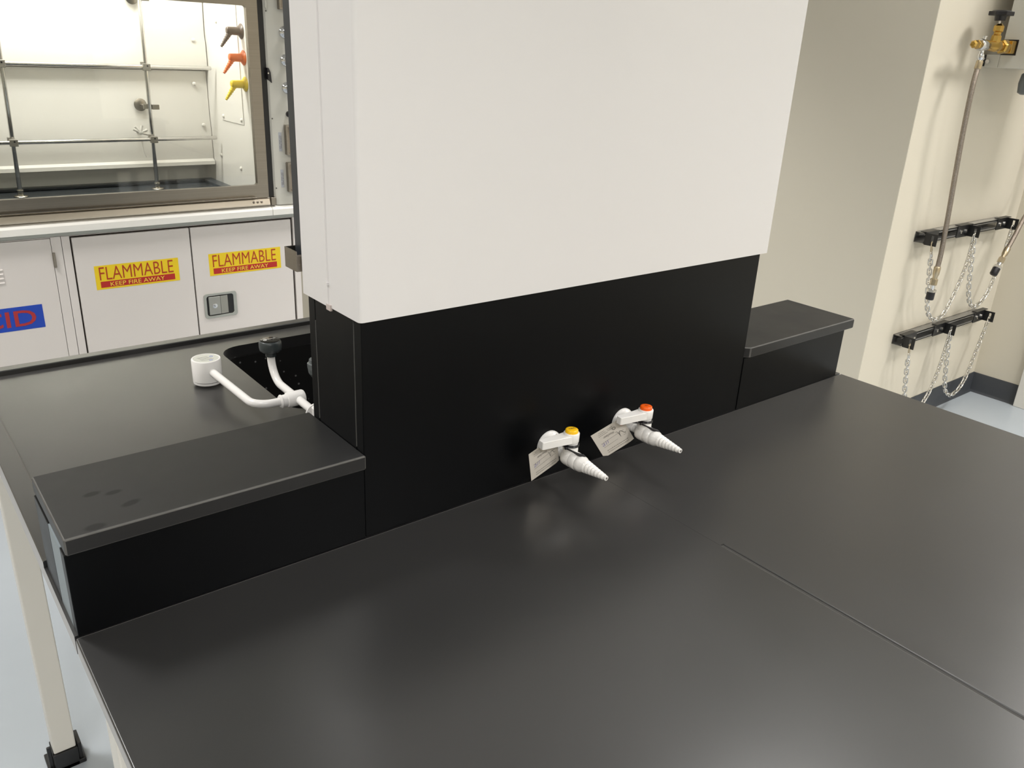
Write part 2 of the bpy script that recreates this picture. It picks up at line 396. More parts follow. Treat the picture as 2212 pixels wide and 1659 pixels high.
dr = MB(); dr.rev([(0, .045), (.003, .045), (.004, .03), (.001, .028)], (cx, cy, -.27), (0, 0, 1)); obj('drain', dr, steel, st)
# bench frames
def frame(name, lab, y0, y1, xl, xr, legs):
    t = thing(name, lab, 'bench support', ((xl + xr) / 2, (y0 + y1) / 2, FZ))
    z0 = FZ + .051
    for (x, y) in legs:
        obj('leg', B(x, y, z0, x + .045, y + .045, -.026), white_st, t, bevel=.003)
        sh = MB(); sh.box(x - .002, y - .004, FZ, x + .047, y + .050, z0)
        sh.box(x - .012, y + .006, FZ, x - .003, y + .012, z0 + .020); sh.box(x + .047, y + .001, FZ, x + .056, y + .05, z0 + .004); sh.box(x - .016, y - .004, FZ, x + .06, y + .06, FZ + .012)
        obj('foot', sh, blk_mt, t, bevel=.002)
    rl = MB()
    rl.box(xl + .05, y0 + .008, -.066, xr - .05, y0 + .038, -.026); rl.box(xl + .05, y1 - .038, -.066, xr - .05, y1 - .008, -.026)
    obj('rail', rl, white_st, t, bevel=.002)
frame('steel_trestle', 'white square-tube trestle with black feet under the sink worktop', .36, .918, -.362, 1.2, [(-.362, .80), (1.155, .80), (-.30, .20), (1.155, .20)])
frame('steel_trestle', 'white steel trestle under the foreground worktop', -.70, -.005, -.362, 1.2, [(-.360, -.055), (1.155, -.055), (1.155, -.70), (.40, -.70)])

# ================================================================== raised ledges and service column
# left ledge
t = thing('service_ledge', 'long black epoxy ledge left of the white column, with faint finger smudges', 'ledge', (-.18, .08, 0))
blotch(epoxy_l2, [(-.140, .0027, .0115, .0065, .1), (-.118, -.0065, .0115, .0060, .1), (-.108, -.043, .0135, .0070, .3), (-.1545, -.0755, .0135, .0085, 0)], .55)
CH = .1316
sl = obj('top_slab', B(-.3695, -.006, CH - .0215, .0005, .167, CH), [epoxy_l2, epoxy_edge], t, bevel=.0022, seg=1); sl.modifiers[0].material = 1  # bevel faces take the painted highlight
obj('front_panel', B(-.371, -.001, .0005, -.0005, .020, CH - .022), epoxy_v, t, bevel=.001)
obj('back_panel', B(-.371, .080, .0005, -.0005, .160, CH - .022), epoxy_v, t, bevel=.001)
label(obj('end_infill', B(-.3708, .0205, .0005, -.352, .0795, CH - .022), infill_m, t), 'grey end infill')
# right ledge
t = thing('service_ledge', 'short black epoxy ledge right of the white column with a chipped inner corner', 'ledge', (1.02, .08, 0))
rs = MB(); rs.prism([(.842, -.006), (1.2135, -.006), (1.2135, .168), (.8305, .168), (.8305, .004)], CH - .0215, CH, 'z')
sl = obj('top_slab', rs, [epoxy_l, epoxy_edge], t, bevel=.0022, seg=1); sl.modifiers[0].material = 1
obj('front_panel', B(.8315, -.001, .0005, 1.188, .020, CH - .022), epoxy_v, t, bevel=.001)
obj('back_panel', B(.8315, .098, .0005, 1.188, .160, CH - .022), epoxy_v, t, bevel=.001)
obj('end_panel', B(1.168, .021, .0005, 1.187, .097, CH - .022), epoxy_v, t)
# black riser of the column
HH = .3195; LX = .8308
t = thing('service_riser', 'tall black epoxy riser carrying the gas taps beneath the white column', 'riser', (.415, .076, 0))
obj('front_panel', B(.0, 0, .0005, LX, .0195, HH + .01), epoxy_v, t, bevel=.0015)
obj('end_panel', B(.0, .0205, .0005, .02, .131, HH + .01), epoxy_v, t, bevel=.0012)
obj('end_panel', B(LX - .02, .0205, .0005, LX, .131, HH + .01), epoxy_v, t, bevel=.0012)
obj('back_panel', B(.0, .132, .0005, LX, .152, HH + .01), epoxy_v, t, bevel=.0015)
obj('joint_line', B(-.0004, .0197, .135, .002, .0205, HH - .002), sealant, t); obj('joint_line', B(-.0004, .1312, .135, .002, .1322, HH - .035), sealant, t)
# white cover up to the ceiling
t = thing('column_cover', 'tall glossy white metal cover of the service column', 'column cover', (.42, .076, HH))
WX0, WX1, WY0, WY1 = -.006, .8435, -.008, .157
cv = MB(); po = rounded(WX0, WY0, WX1, WY1, .006, 5); pi_ = rounded(WX0 + .0015, WY0 + .0015, WX1 - .0015, WY1 - .0015, .005, 5)
ring_plate(cv, po, pi_, HH, CEIL - .0005, 'z'); obj('shell', cv, white_pc, t, smooth=50)
# lapped joint on the left side
sj = MB(); sj.prism([(WX0 - .0016, .076), (WX0 + .0002, .0752), (WX0 + .0002, .150), (WX0 - .0016, .150)], HH + .0005, CEIL - .001, 'z')
obj('side_lap', sj, white_pc, t)
tb = MB(); tb.box(WX0 - .003, .0735, HH + .030, WX0, .0765, HH + .0335); obj('seam_clip', tb, white_pc, t)
tp_ = MB(); tp_.box(WX0 - .002, .068, HH - .004, WX0 + .001, .080, HH + .004); label(obj('tape_scrap', tp_, mat('torn_film', (200, 188, 184), .7), t, smooth=20), 'torn scrap of protective film')

# drying board on the back of the column
t = thing('drying_board', 'dark pegboard behind the column with a steel drip trough at its foot', 'pegboard', (.4, .177, .38))
pb = MB(); pb.box(.0, .1615, .358, .81, .188, 1.12); obj('board', pb, mat('board_dark', (52, 55, 60), .42, noise=(8, .15, 4, I1)), t, bevel=.002)
tr_ = MB()
tr_.box(-.012, .158, .3485, .825, .1955, .350); tr_.box(-.012, .158, .350, -.0105, .1955, .377); tr_.box(.8235, .158, .350, .825, .1955, .377)
tr_.box(-.0105, .194, .350, .8235, .1955, .377); tr_.box(-.0105, .158, .350, .8235, .1595, .372)
obj('drip_trough', tr_, steel, t)

# ================================================================== gas taps on the riser
def barb(mb, org, d, L, r0, r1, n=7):
    pr = []
    for k in range(n):
        a = k / n; ra = r0 + (r1 - r0) * a; rb = r0 + (r1 - r0) * (a + .62 / n)
        pr += [(L * a, ra * 1.08), (L * (a + .5 / n), ra * 1.02), (L * (a + .72 / n), rb * .82), (L * (a + .95 / n), rb * .84)]
    pr += [(L, r1 * 1.05), (L + .002, r1 * .95), (L + .0022, r1 * .5), (L - .004, r1 * .45)]
    return mb.rev(pr, org, d, 24)
def gas_tap(x, btn, txt, lab, ang):
    z = .057
    t = thing('gas_tap', lab, 'gas tap', (x, 0, z), 'gas taps on the black riser')
    fl = MB(); fl.rev([(.0, .0245), (.0025, .0245), (.006, .0225), (.011, .0165), (.0155, .0115), (.018, .0090), (.030, .0080)], (x, -.0005, z), (0, -1, 0), 40); obj('flange', fl, white_ep, t, smooth=50)
    bd = MB(); bd.rev([(0, .0070), (.0125, .0080), (.0130, .0120), (.0140, .0135), (.018, .0142), (.030, .0142), (.0304, .0137), (.0308, .0141), (.044, .0138), (.0444, .0134), (.0448, .0137), (.052, .0128), (.058, .0104), (.061, .0100)], (x, -.030, z - .001), (0, -1, 0), 32)
    bd.rev([(0, .0120), (.010, .0122), (.018, .0118), (.0185, .0112), (.022, .0112)], (x, -.052, z + .004), (0, 0, 1), 32); obj('body', bd, white_ep, t, smooth=50)
    nz = MB(); barb(nz, (x, -.090, z - .001), (0, -1, 0), .043, .0098, .0040, 7); obj('nozzle', nz, white_ep, t, smooth=60)
    ho = MB(); ho.rev([(0, .0017), (.0004, .0017)], (x, -.1353, z - .001), (0, -1, 0), 16); obj('bore', ho, ink_g, t)
    # lever handle
    zt = z + .0265; cen = vec((x, -.052, zt)); hm = MB()
    hm.rev([(0, .0116), (.0015, .0124), (.0150, .0128), (.0165, .0120)], (x, -.052, zt), (0, 0, 1), 36)
    i0 = len(hm.v)
    hm.prism([(-.002, -.0115), (-.020, -.0090), (-.056, -.0065), (-.058, -.005), (-.058, .005), (-.056, .0065), (-.020, .0085), (-.002, .0115)], .001, .0140, 'z')
    for i in range(i0, len(hm.v)):
        v = hm.v[i]; k = max(0, min(1, (-v.x - .014) / .046)); v.z += -.001 * k
        hm.v[i] = cen + Matrix.Rotation(ang, 3, 'Z') @ v
    obj('handle', hm, white_ep, t, bevel=.001, smooth=45)
    bt = MB(); bt.rev([(0, .0102), (.0045, .0102), (.0055, .0094), (.006, .0075)], (x, -.052, zt + .0160), (0, 0, 1), 36)
    bo_ = label(obj('button', bt, btn, t, smooth=50), '%s button' % ('yellow' if txt == 'VAC' else 'orange'))
    w_ = .0125 if txt == 'VAC' else .0045
    obj('button_text', text_mesh(txt, (w_, .0036), (.985, -.17, 0), (.17, .985, 0), (x, -.052, zt + .0222)), ink, bo_)
    return t
def paper_tag(x, L, Bq, Rq, lab, fold, hand):
    """card hanging from a tap: L bottom?, corners given as 3D points: left-top L, bottom Bq, right-bottom Rq"""
    L, Bq, Rq = vec(L), vec(Bq), vec(Rq); u = L - Bq; v = Rq - Bq; nrm = v.cross(u).normalized()
    if nrm.y > 0: nrm = -nrm
    t = thing('paper_tag', lab, 'tag', tuple(Bq), 'inspection tags on the gas taps')
    def P(a, b, h=0): 
        bend = 0 if a < fold else (a - fold) * .012
        return Bq + v * a + u * b + nrm * (h - bend)
    g = MB(); nx = 8
    vs = []; fs = []
    for s_ in (0, -.0004):
        for i in range(nx + 1):
            a = i / nx
            cut = .10 if (i == 0 and hand == 2) else 0
            vs += [P(a, cut, s_), P(a, 1, s_)]
    k2 = 2 * (nx + 1)
    for i in range(nx):
        q = 2 * i; fs += [(q, q + 2, q + 3, q + 1), (k2 + q, k2 + q + 2, k2 + q + 3, k2 + q + 1), (q, q + 2, k2 + q + 2, k2 + q), (q + 1, q + 3, k2 + q + 3, k2 + q + 1)]
    fs += [(0, 1, k2 + 1, k2), (2 * nx, 2 * nx + 1, k2 + 2 * nx + 1, k2 + 2 * nx)]
    g.add(vs, fs); card = obj('card', g, paper, t)
    def strip(mb, a0, b0, a1, b1, w=.012):
        d = Vector((a1 - a0, b1 - b0)); 
        if d.length < 1e-6: return
        n2 = Vector((-d.y, d.x)).normalized() * w / 2
        mb.add([P(a0 + n2.x, b0 + n2.y, .0003), P(a1 + n2.x, b1 + n2.y, .0003), P(a1 - n2.x, b1 - n2.y, .0003), P(a0 - n2.x, b0 - n2.y, .0003)], [(0, 1, 2, 3)])
    pr = MB()
    # ruled lines
    strip(pr, .12, .52, .86, .56, .010); strip(pr, .14, .34, .88, .38, .010)
    # small print (printed rows too small to read) drawn as short dashes
    rnd = random.Random(3 + hand)
    for (a0, a1, b) in ((.16, .44, .80), (.16, .40, .86), (.20, .38, .92), (.46, .62, .90), (.46, .66, .84)):
        a = a0
        while a < a1: 
            l = rnd.uniform(.015, .045); strip(pr, a, b, min(a + l, a1), b + .003, .016); a += l + .012
    for b in (.18, .10):
        a = .18
        while a < .86:
            l = rnd.uniform(.02, .05); strip(pr, a, b, a + l, b + .003, .020); a += l + .014
    obj('printed_rows', pr, ink_g, card, recalc=False)
    # the maker's name, printed upside down as the tag hangs
    obj('printed_name', text_mesh('WaterSaver', (v.length * .34, u.length * .085), tuple(-v), tuple(-u), tuple(P(.43, .68)), depth=.0001, lift=.0003), ink_g, card, recalc=False)
    # logo ring beside it
    lg = MB(); c = P(.64, .80, .0003)
    ri = [(math.cos(2 * PI * k / 24), math.sin(2 * PI * k / 24)) for k in range(24)]
    vn, un = v.normalized(), u.normalized()
    lg.add([c + vn * a * .0036 + un * b * .0036 for a, b in ri] + [c + vn * a * .0023 + un * b * .0023 for a, b in ri], [(i, (i + 1) % 24, 24 + (i + 1) % 24, 24 + i) for i in range(24)])
    obj('printed_logo', lg, ink_g, card, recalc=False)
    # reinforcement ring round the hole
    rg = MB(); c = P(.90, .84 if hand == 1 else .80, .0004)
    rg.add([c + vn * a * .0052 + un * b * .0052 for a, b in ri] + [c + vn * a * .0036 + un * b * .0036 for a, b in ri], [(i, (i + 1) % 24, 24 + (i + 1) % 24, 24 + i) for i in range(24)])
    label(obj('eyelet_ring', rg, ink_r, t, recalc=False), 'salmon eyelet ring')
    # handwriting
    hw = MB()
    for (a0, b0, a1, b1) in ((.14, .50, .22, .46), (.20, .52, .20, .40), (.14, .44, .20, .40), (.14, .44, .16, .39), (.27, .53, .25, .40), (.33, .54, .31, .42)): strip(hw, a0, b0, a1, b1, .010)
    label(obj('pen_date', hw, ink_b, card, recalc=False), 'violet pen strokes')
    sg = MB(); last = None
    for k in range(26):
        s = k / 25; a = .62 + .24 * s + (.03 if hand == 2 else .015) * math.sin(s * 9); b = .50 + (.14 if hand == 2 else .10) * math.sin(s * 11 + 1) * (1 - s * .5)
        if last: strip(sg, last[0], last[1], a, b, .009)
        last = (a, b)
    label(obj('pen_signature', sg, ink, card, recalc=False), 'signature')
    # black twist tie round the valve neck, its two ends lying over the body
    z = .057 + .0235; ti = MB(); c = vec((x, -.052, z)); ps = []
    for k in range(33):
        an = 2 * PI * k / 32; ps.append(c + Vector((math.cos(an) * .0124, math.sin(an) * .0124, .0006 * math.sin(an * 2))))
    ti.tube(ps, .0012, 8, True); ti.tube([p + Vector((0, 0, -.0022)) for p in ps], .0012, 8, True)
    e0 = c + Vector((-.0155, -.006, -.002)); 
    for dx, dz, dy in ((.0235, -.0085, -.0215), (.0215, -.0112, -.0215), (.0245, -.0100, -.0235), (.0205, -.0086, -.0205)):
        ti.tube(smooth_path([e0, e0 + Vector((.004, -.0105, -.002)), e0 + Vector((dx * .45, dy * .8, dz * .6)), e0 + Vector((dx * .82, dy, dz))], 4), .0014, 8)
    ti.rev([(0, .0022), (.003, .0022)], e0 + Vector((-.0015, 0, 0)), (1, 0, 0), 12)
    ti.tube(smooth_path([e0, e0.lerp(P(.90, .84), .5) + Vector((0, 0, .001)), P(.90, .84, .0006)], 4), .0008, 8)
    obj('twist_tie', ti, blk_pl, t)
_b = strut_m.node_tree.nodes['Principled BSDF']; _b.inputs['Sheen Weight'].default_value = .6; _b.inputs['Sheen Roughness'].default_value = .35
gas_tap(.334, y_btn, 'VAC', 'white gas tap with a yellow VAC button, the left one on the black riser', -.10)
gas_tap(.5015, o_btn, 'G', 'white gas tap with an orange button, the right one on the black riser', -.10)
paper_tag(.334, (.264, -.034, .0723), (.2765, -.030, .0208), (.3280, -.036, .0447), 'grey card tag hanging upright from the yellow-button gas tap', .86, 1)
paper_tag(.5015, (.399, -.030, .067), (.436, -.030, .0165), (.5000, -.036, .0375), 'tilted grey card tag with a notched corner, hanging from the orange-button gas tap', .84, 2)

# ================================================================== eyewash at the sink
t = thing('eyewash', 'white swing-arm eyewash with a cylindrical head and black push knob beside the sink', 'eyewash', (.098, .36, 0))
ZP = .033; RP = .0075
sp = MB(); path = bent((.098, .34, ZP), (.101, .553, ZP), (.1015, .553, .085), .045, 12); sp.tube(path, RP, 20)
obj('supply_pipe', sp, white_ep, t)
ar = MB(); path = bent((.066, .4385, ZP), (.0215, .440, ZP), (.0165, .64, ZP), .034, 12); ar.tube(path, RP, 20); obj('swing_arm', ar, white_ep, t)
te = MB(); te.rev([(0, .0105), (.002, .0125), (.0035, .0125), (.0045, .0112), (.0125, .0115), (.014, .0135), (.016, .0135), (.017, .0142), (.044, .0142), (.0465, .0128)], (.066, .438, ZP), (1, 0, 0), 32)
te.v = [vec(v) for v in te.v]; obj('tee', te, white_ep, t)
hd = MB(); HX, HY = .0145, .668
hd.rev([(0, .0262), (.0015, .0277), (.0050, .0279), (.0055, .0279)], (HX, HY, .004), (0, 0, 1), 48); obj('head_cap', hd, white_ep, t)
gr = MB(); gr.rev([(0, .0268), (.0016, .0268)], (HX, HY, .0094), (0, 0, 1), 48); label(obj('head_seal', gr, ink, t), 'black seal line')
h2 = MB(); h2.rev([(0, .0280), (.042, .0283), (.0436, .0270), (.0438, .0247), (.0428, .0243)], (HX, HY, .0108), (0, 0, 1), 48); hb = obj('head', h2, white_ep, t)
lb = MB(); lb.rev([(0, .0241), (.0006, .0241)], (HX, HY, .0533), (0, 0, 1), 48); lbo = label(obj('head_label', lb, lbl_c, t), 'round silver label')
lr = MB(); ring_plate(lr, [(HX + .0125 + .0035 * math.cos(2 * PI * k / 20), HY + .006 + .0035 * math.sin(2 * PI * k / 20)) for k in range(20)], [(HX + .0125 + .0020 * math.cos(2 * PI * k / 20), HY + .006 + .0020 * math.sin(2 * PI * k / 20)) for k in range(20)], .0539, .0542, 'z')
lr.box(HX + .002, HY - .0155, .0539, HX + .0085, HY - .0125, .0542); obj('label_print', lr, lbl_bl, lbo)
l2 = MB()
for k in range(4):
    l2.box(HX - .015 + k * .001, HY + .008 - k * .006, .0539, HX + .006 + k * .002, HY + .0088 - k * .006, .0541)
obj('label_lines', l2, ink_g, lbo)
kn = MB(); kn.rev([(0, .0100), (.008, .0100), (.0095, .0165), (.013, .0205), (.018, .0212), (.027, .0212), (.0305, .0198), (.032, .0185)], (.1015, .553, .079), (0, 0, 1), 40); knob = label(obj('push_knob', kn, dgrey_pl, t, smooth=50), 'dark grey push knob')
kc = MB(); kc.rev([(0, .0186), (.0012, .0180), (.0016, .0165)], (.1015, .553, .1105), (0, 0, 1), 40); label(obj('knob_cap', kc, blk_gl, knob), 'glossy black cap')
kr = MB(); kx, ky = .0920, .5540
ring_plate(kr, [(kx + .0033 * math.cos(2 * PI * k / 20), ky + .0033 * math.sin(2 * PI * k / 20)) for k in range(20)], [(kx + .0019 * math.cos(2 * PI * k / 20), ky + .0019 * math.sin(2 * PI * k / 20)) for k in range(20)], .1121, .1124, 'z'); obj('knob_logo', kr, white_ep, knob)
obj('knob_text', text_mesh('WaterSaver', (.0165, .0032), (.97, .10, 0), (-.10, .97, 0), (.1060, .5555, .1122)), white_ep, knob)
fl = MB(); fl.rev([(0, .021), (.003, .021), (.010, .014), (.016, .0115)], (.098, .3525, ZP), (0, 1, 0), 32)
fl.rev([(0, .020), (.004, .020), (.006, .013), (.050, .013), (.052, .010)], (.098, .342, 0.0005), (0, 0, 1), 32); obj('pedestal', fl, white_ep, t, smooth=50)

# grey faucet over the sink
t = thing('sink_faucet', 'grey sink faucet nozzle showing at the left edge of the black riser', 'faucet', (.42, .30, 0))
nz = MB(); FX, FY, FZ_ = .172, .50, .030
nz.rev([(0, .0070), (.012, .0085), (.014, .0125), (.022, .0175), (.030, .0185), (.031, .0180), (.0315, .0190), (.042, .0195), (.0435, .0165), (.050, .0155)], (FX, FY, FZ_ - .004), (0, 0, 1), 10); obj('nozzle', nz, grey_pl, t, smooth=20)
sp = MB(); sp.tube(bent((FX, FY, FZ_ + .040), (FX + .012, FY - .005, FZ_ + .056), (.42, .30, .095), .008, 6)[1:], .0075, 16); sp.cyl((.42, .30, .0), (.42, .30, .11), .014); sp.cyl((.42, .30, .0), (.42, .30, .008), .026)
obj('spout', sp, grey_pl, t)

# ================================================================== fume hood wall
YH = 2.44
# base cabinets
t = thing('acid_cabinet', 'white steel base cabinet with a blue ACID sign, below the fume hood', 'cabinet', (-.32, 2.7, FZ))
obj('carcass', B(-.75, YH + .012, FZ + .09, .0995, 3.0, -.056), cab_m, t)
fm = MB(); fm.box(.0665, YH, FZ + .09, .0995, YH + .011, -.057); fm.box(-.75, YH, -.0605 + .001, .066, YH + .011, -.057); fm.box(-.75, YH, FZ + .09, -.72, YH + .011, -.061)
obj('face_frame', fm, cab_m, t)
dr = obj('door', B(-.718, YH - .001, FZ + .10, .0650, YH + .010, -.0615), cab_m, t, bevel=.0015)
hg = MB(); hg.cyl((.0690, YH - .0045, -.167), (.0690, YH - .0045, -.113), .0048, n=12); hg.box(.0655, YH - .003, -.167, .0735, YH + .0, -.113); obj('hinge', hg, steel, dr)
lv = MB()
for k in range(4): lv.prism([(YH - .0045, -.158 - k * .0155), (YH - .0009, -.153 - k * .0155), (YH - .0009, -.1605 - k * .0155)], -.20, -.099, 'x')
obj('louvre', lv, cab_m, dr)
sgn = obj('acid_sign', B(-.285, YH - .0016, -.384, .0045, YH - .0011, -.2965), stk_b, dr); label(sgn, 'blue ACID sign')
obj('sign_text', text_mesh('ACID', (.255, .060), (1, 0, 0), (0, 0, 1), (-.1475, YH - .0016, -.340), bold=.012), stk_br, sgn)
obj('toe_kick', B(-.75, YH + .06, FZ, .0995, 3.0, FZ + .089), blk_mt, t)

t = thing('flammables_cabinet', 'white two-door base cabinet with two yellow FLAMMABLE signs and a steel latch', 'cabinet', (.56, 2.7, FZ))
obj('carcass', B(.1015, YH + .014, FZ + .09, 1.02, 3.0, -.056), gap_m, t)
fm = MB(); fm.box(.1015, YH, FZ + .09, .1285, YH + .013, -.057); fm.box(.9935, YH, FZ + .09, 1.02, YH + .013, -.057); fm.box(.1285, YH, -.0585, .9935, YH + .013, -.057)
obj('face_frame', fm, cab_m, t)
def sign(door, x0, x1, z0, z1):
    s = obj('flammable_sign', B(x0, YH - .0021, z0, x1, YH - .0016, z1), stk_y, door); label(s, 'yellow FLAMMABLE sign'); w_ = x1 - x0; h_ = z1 - z0; c = (x0 + x1) / 2
    obj('red_band', B(x0 + .016, YH - .0025, z0 + h_ * .075, x1 - .018, YH - .0021, z0 + h_ * .33), stk_r, s)
    obj('sign_text', text_mesh('FLAMMABLE', (w_ * .88, h_ * .54), (1, 0, 0), (0, 0, 1), (c - .003, YH - .0021, z0 + h_ * .665), bold=-.006), stk_dr, s)
    obj('warning_text', text_mesh('KEEP FIRE AWAY', (w_ * .65, h_ * .17), (1, 0, 0), (0, 0, 1), (c - .004, YH - .0025, z0 + h_ * .195), bold=-.002), mat('sign_letter_yellow', (244, 214, 70), .4), s)
d1 = obj('door', B(.1350, YH - .0015, FZ + .10, .5570, YH + .012, -.0660), cab_m, t, bevel=.0012); sign(d1, .1955, .5035, -.2705, -.1785)
d2 = MB(); d2.box(.5625, YH - .0015, FZ + .10, .9835, YH + .012, -.0660); d2 = obj('door', d2, cab_m, t, bevel=.0012); sign(d2, .6240, .9300, -.2695, -.1785)
# paddle latch: dished frame, paddle, key lock
lx0, lx1, lz0, lz1 = .5890, .7250, -.4470, -.3420
la = MB(); n6 = 4
ring_plate(la, rounded(lx0, lz0, lx1, lz1, .012, n6), rounded(lx0 + .010, lz0 + .010, lx1 - .014, lz1 - .010, .010, n6), YH - .006, YH - .0015, 'y')
lat = label(obj('latch_frame', la, mat('latch_steel', (170, 172, 166), .38, metal=.5), d2, bevel=.0012), 'steel paddle latch frame')
obj('latch_well', B(lx0 + .010, YH - .0022, lz0 + .010, lx1 - .014, YH - .0016, lz1 - .010), blk_mt, d2)
obj('paddle', B(lx0 + .018, YH - .0085, lz0 + .015, lx0 + .066, YH - .0025, lz1 - .014), mat('paddle_steel', (158, 158, 152), .35, metal=.5), d2, bevel=.0015)
pd = MB(); pd.prism([(lx0 + .067, YH - .0075), (lx0 + .098, YH - .0035), (lx0 + .098, YH - .0025), (lx0 + .067, YH - .0025)], lz0 + .015, lz1 - .014, 'z'); obj('paddle_grip', pd, mat('paddle_steel_2', (160, 158, 150), .35, metal=1), d2)
lk = MB(); lk.rev([(0, .0100), (.001, .0100), (.0014, .0075)], (lx0 + .042, YH - .0085, (lz0 + lz1) / 2), (0, -1, 0), 24); lk.box(lx0 + .0415, YH - .0105, (lz0 + lz1) / 2 - .004, lx0 + .0425, YH - .0098, (lz0 + lz1) / 2 + .004); obj('key_lock', lk, chrome, d2)
bp = MB(); bp.box(lx0 + .002, YH - .0018, lz0 - .012, lx1 + .014, YH - .00155, lz0 + .02); obj('latch_backplate', bp, cab_m, d2)
obj('toe_kick', B(.1015, YH + .06, FZ, 1.02, 3.0, FZ + .089), blk_mt, t)

# hood superstructure
t = thing('fume_hood', 'white-lined fume hood with a steel-framed glass sash above the cabinets', 'fume hood', (.15, 2.85, -.03))
HXL = -1.05; SIDE = .925; REAR = 3.20
sill = MB()
pr_ = [(YH + .01, .002), (YH - .012, -.001), (YH - .026, -.010), (YH - .030, -.014), (YH - .030, -.038), (YH + .01, -.038)]
sill.prism(pr_, HXL, .8965, 'x'); obj('front_sill', sill, sill_m, t, bevel=.0012)
s2 = MB(); s2.prism(pr_, .898, 1.10, 'x'); obj('front_sill', s2, sill_m, t, bevel=.0012)
obj('under_rail', B(HXL, YH - .001, -.0555, 1.10, YH + .05, -.0385), cab_d, t)
wt = MB(); wt.box(HXL, 2.452, -.036, 1.06, 3.26, -.006)
wt.box(HXL, 3.155, -.006, SIDE, 3.199, .006); wt.box(.875, 2.50, -.006, SIDE - .001, 3.155, .006); obj('worktop', wt, hood_top, t, bevel=.003)
obj('rear_liner', B(HXL, REAR, -.005, SIDE, REAR + .01, 1.2), liner, t)
sd = MB(); sd.box(SIDE, 2.475, -.005, SIDE + .012, REAR, 1.2); obj('side_liner', sd, liner, t)
bf = MB(); ledge = [(3.135, .104), (3.118, .094), (3.116, .079), (3.120, .078), (3.124, .092), (3.142, .102)]
bf.prism(ledge, HXL, SIDE - .003, 'x'); bf.prism([(3.135, .104), (3.142, .104), (3.142, .235), (3.149, .285), (3.147, .490), (3.140, .490), (3.142, .285), (3.135, .235)], HXL, SIDE - .003, 'x'); obj('lower_baffle', bf, liner, t, smooth=20)
b2 = MB(); b2.prism([(3.110, .507), (3.117, .507), (3.117, .60), (3.125, .655), (3.085, 1.15), (3.078, 1.15), (3.118, .655), (3.110, .60)], HXL, SIDE - .0045, 'x'); obj('upper_baffle', b2, liner, t, smooth=20)
obj('hood_ceiling', B(HXL, 2.475, 1.2, SIDE + .012, REAR + .01, 1.22), liner, t)
obj('lamp_diffuser', B(-.4, 2.70, 1.180, .8, 2.90, 1.199), hdiff_m, t)
# access panel and screw caps on the side liner
ap = MB(); ap.box(SIDE - .0035, 2.727, .292, SIDE - .0001, 2.975, .80)
acc = obj('access_panel', ap, liner, t, bevel=.0008)
def caps(pts, parent, axis):
    for p in pts:
        c = MB(); c.rev([(0, .0085), (.004, .008), (.0065, .005), (.0072, .002)], p, axis, 20); obj('screw_cap', c, liner, parent)
caps([(SIDE - .0036, 2.745, .31), (SIDE - .0036, 2.955, .31), (SIDE - .0036, 2.955, .70)], acc, (-1, 0, 0))
caps([(SIDE - .0001, 3.03, .13), (SIDE - .0001, 2.80, .10)], t, (-1, 0, 0))
caps([(.888, 3.134, .255)], t, (0, -1, 0)); caps([(.862, 3.134, .435)], t, (0, -1, 0)); caps([(.868, 3.110, .62)], t, (0, -1, 0))
# baffle slot knob: white plastic cross and its stem
kb = MB(); kc_ = vec((.592, 3.085, .232))
for a in (.35, 1.25, 2.2, 2.9 + PI, -.5 + PI):
    d = Vector((math.cos(a), 0, math.sin(a))); kb.tube([kc_, kc_ + d * .016 + Vector((0, -.002, 0)), kc_ + d * .031], [.0065, .0055, .0062], 10)
kb.rev([(0, .010), (.008, .009), (.010, .006)], kc_ + Vector((0, .003, 0)), (0, -1, 0), 20); kb.cyl(kc_, kc_ + Vector((0, .07, 0)), .004)
kb.tube([(.600, 3.105, .195), (.604, 3.10, .150), (.612, 3.10, .125)], [.004, .0035, .0045], 10)
obj('baffle_knob', kb, liner, t)
# sash
sash = MB(); SY = YH - .010
ox0, ox1, oz0, oz1 = HXL + .1, .8925, .034, .835
ix0, ix1, iz0, iz1 = HXL + .16, .8475, .0860, .7530
ring_plate(sash, rounded(ox0, oz0, ox1, oz1, .002, 5), rounded(ix0, iz0, ix1, iz1, .010, 5), SY, SY + .022, 'y')
sso = obj('sash_frame', sash, steel, t, bevel=.0012)
obj('sash_glass', B(ix0 - .004, SY + .009, iz0 - .004, ix1 + .004, SY + .014, iz1 + .004), glass, sso)
gk = MB(); ring_plate(gk, rounded(ix0 - .006, iz0 - .006, ix1 + .006, iz1 + .006, .012, 5), rounded(ix0 + .0, iz0 + .0, ix1 - .0, iz1 - .0, .010, 5), SY - .0015, SY - .0001, 'y'); obj('sash_bead', gk, steel, sso)
obj('sash_handle', B(ox0 + .01, SY - .022, .040, ox1 - .06, SY - .0015, .0415), steel, sso, bevel=.0005)
af = MB(); af.prism([(YH - .022, .004), (YH - .024, .008), (YH - .016, .029), (YH - .010, .031), (YH + .030, .031), (YH + .030, .004)], HXL + .05, .8910, 'x'); afo = obj('air_foil', af, mat('foil_steel', (196, 186, 170), .4, metal=.9), t)
for k in range(3):
    sc = MB(); sc.rev([(0, .0048), (.0012, .0046), (.0018, .003)], (.822 + k * .0165, YH - .0205, .0190), (0, -.93, .36), 16); obj('screw', sc, mat('screw_dark', (120, 112, 104), .35, metal=1) if k == 0 else bpy.data.materials['screw_dark'], afo)
obj('end_block', B(.8965, YH - .022, .003, .9165, YH - .002, .034), steel, t, bevel=.001)
obj('sash_track', B(.8935, YH - .004, .034, .9150, YH + .028, 1.15), blk_gl if False else blk_mt, t)
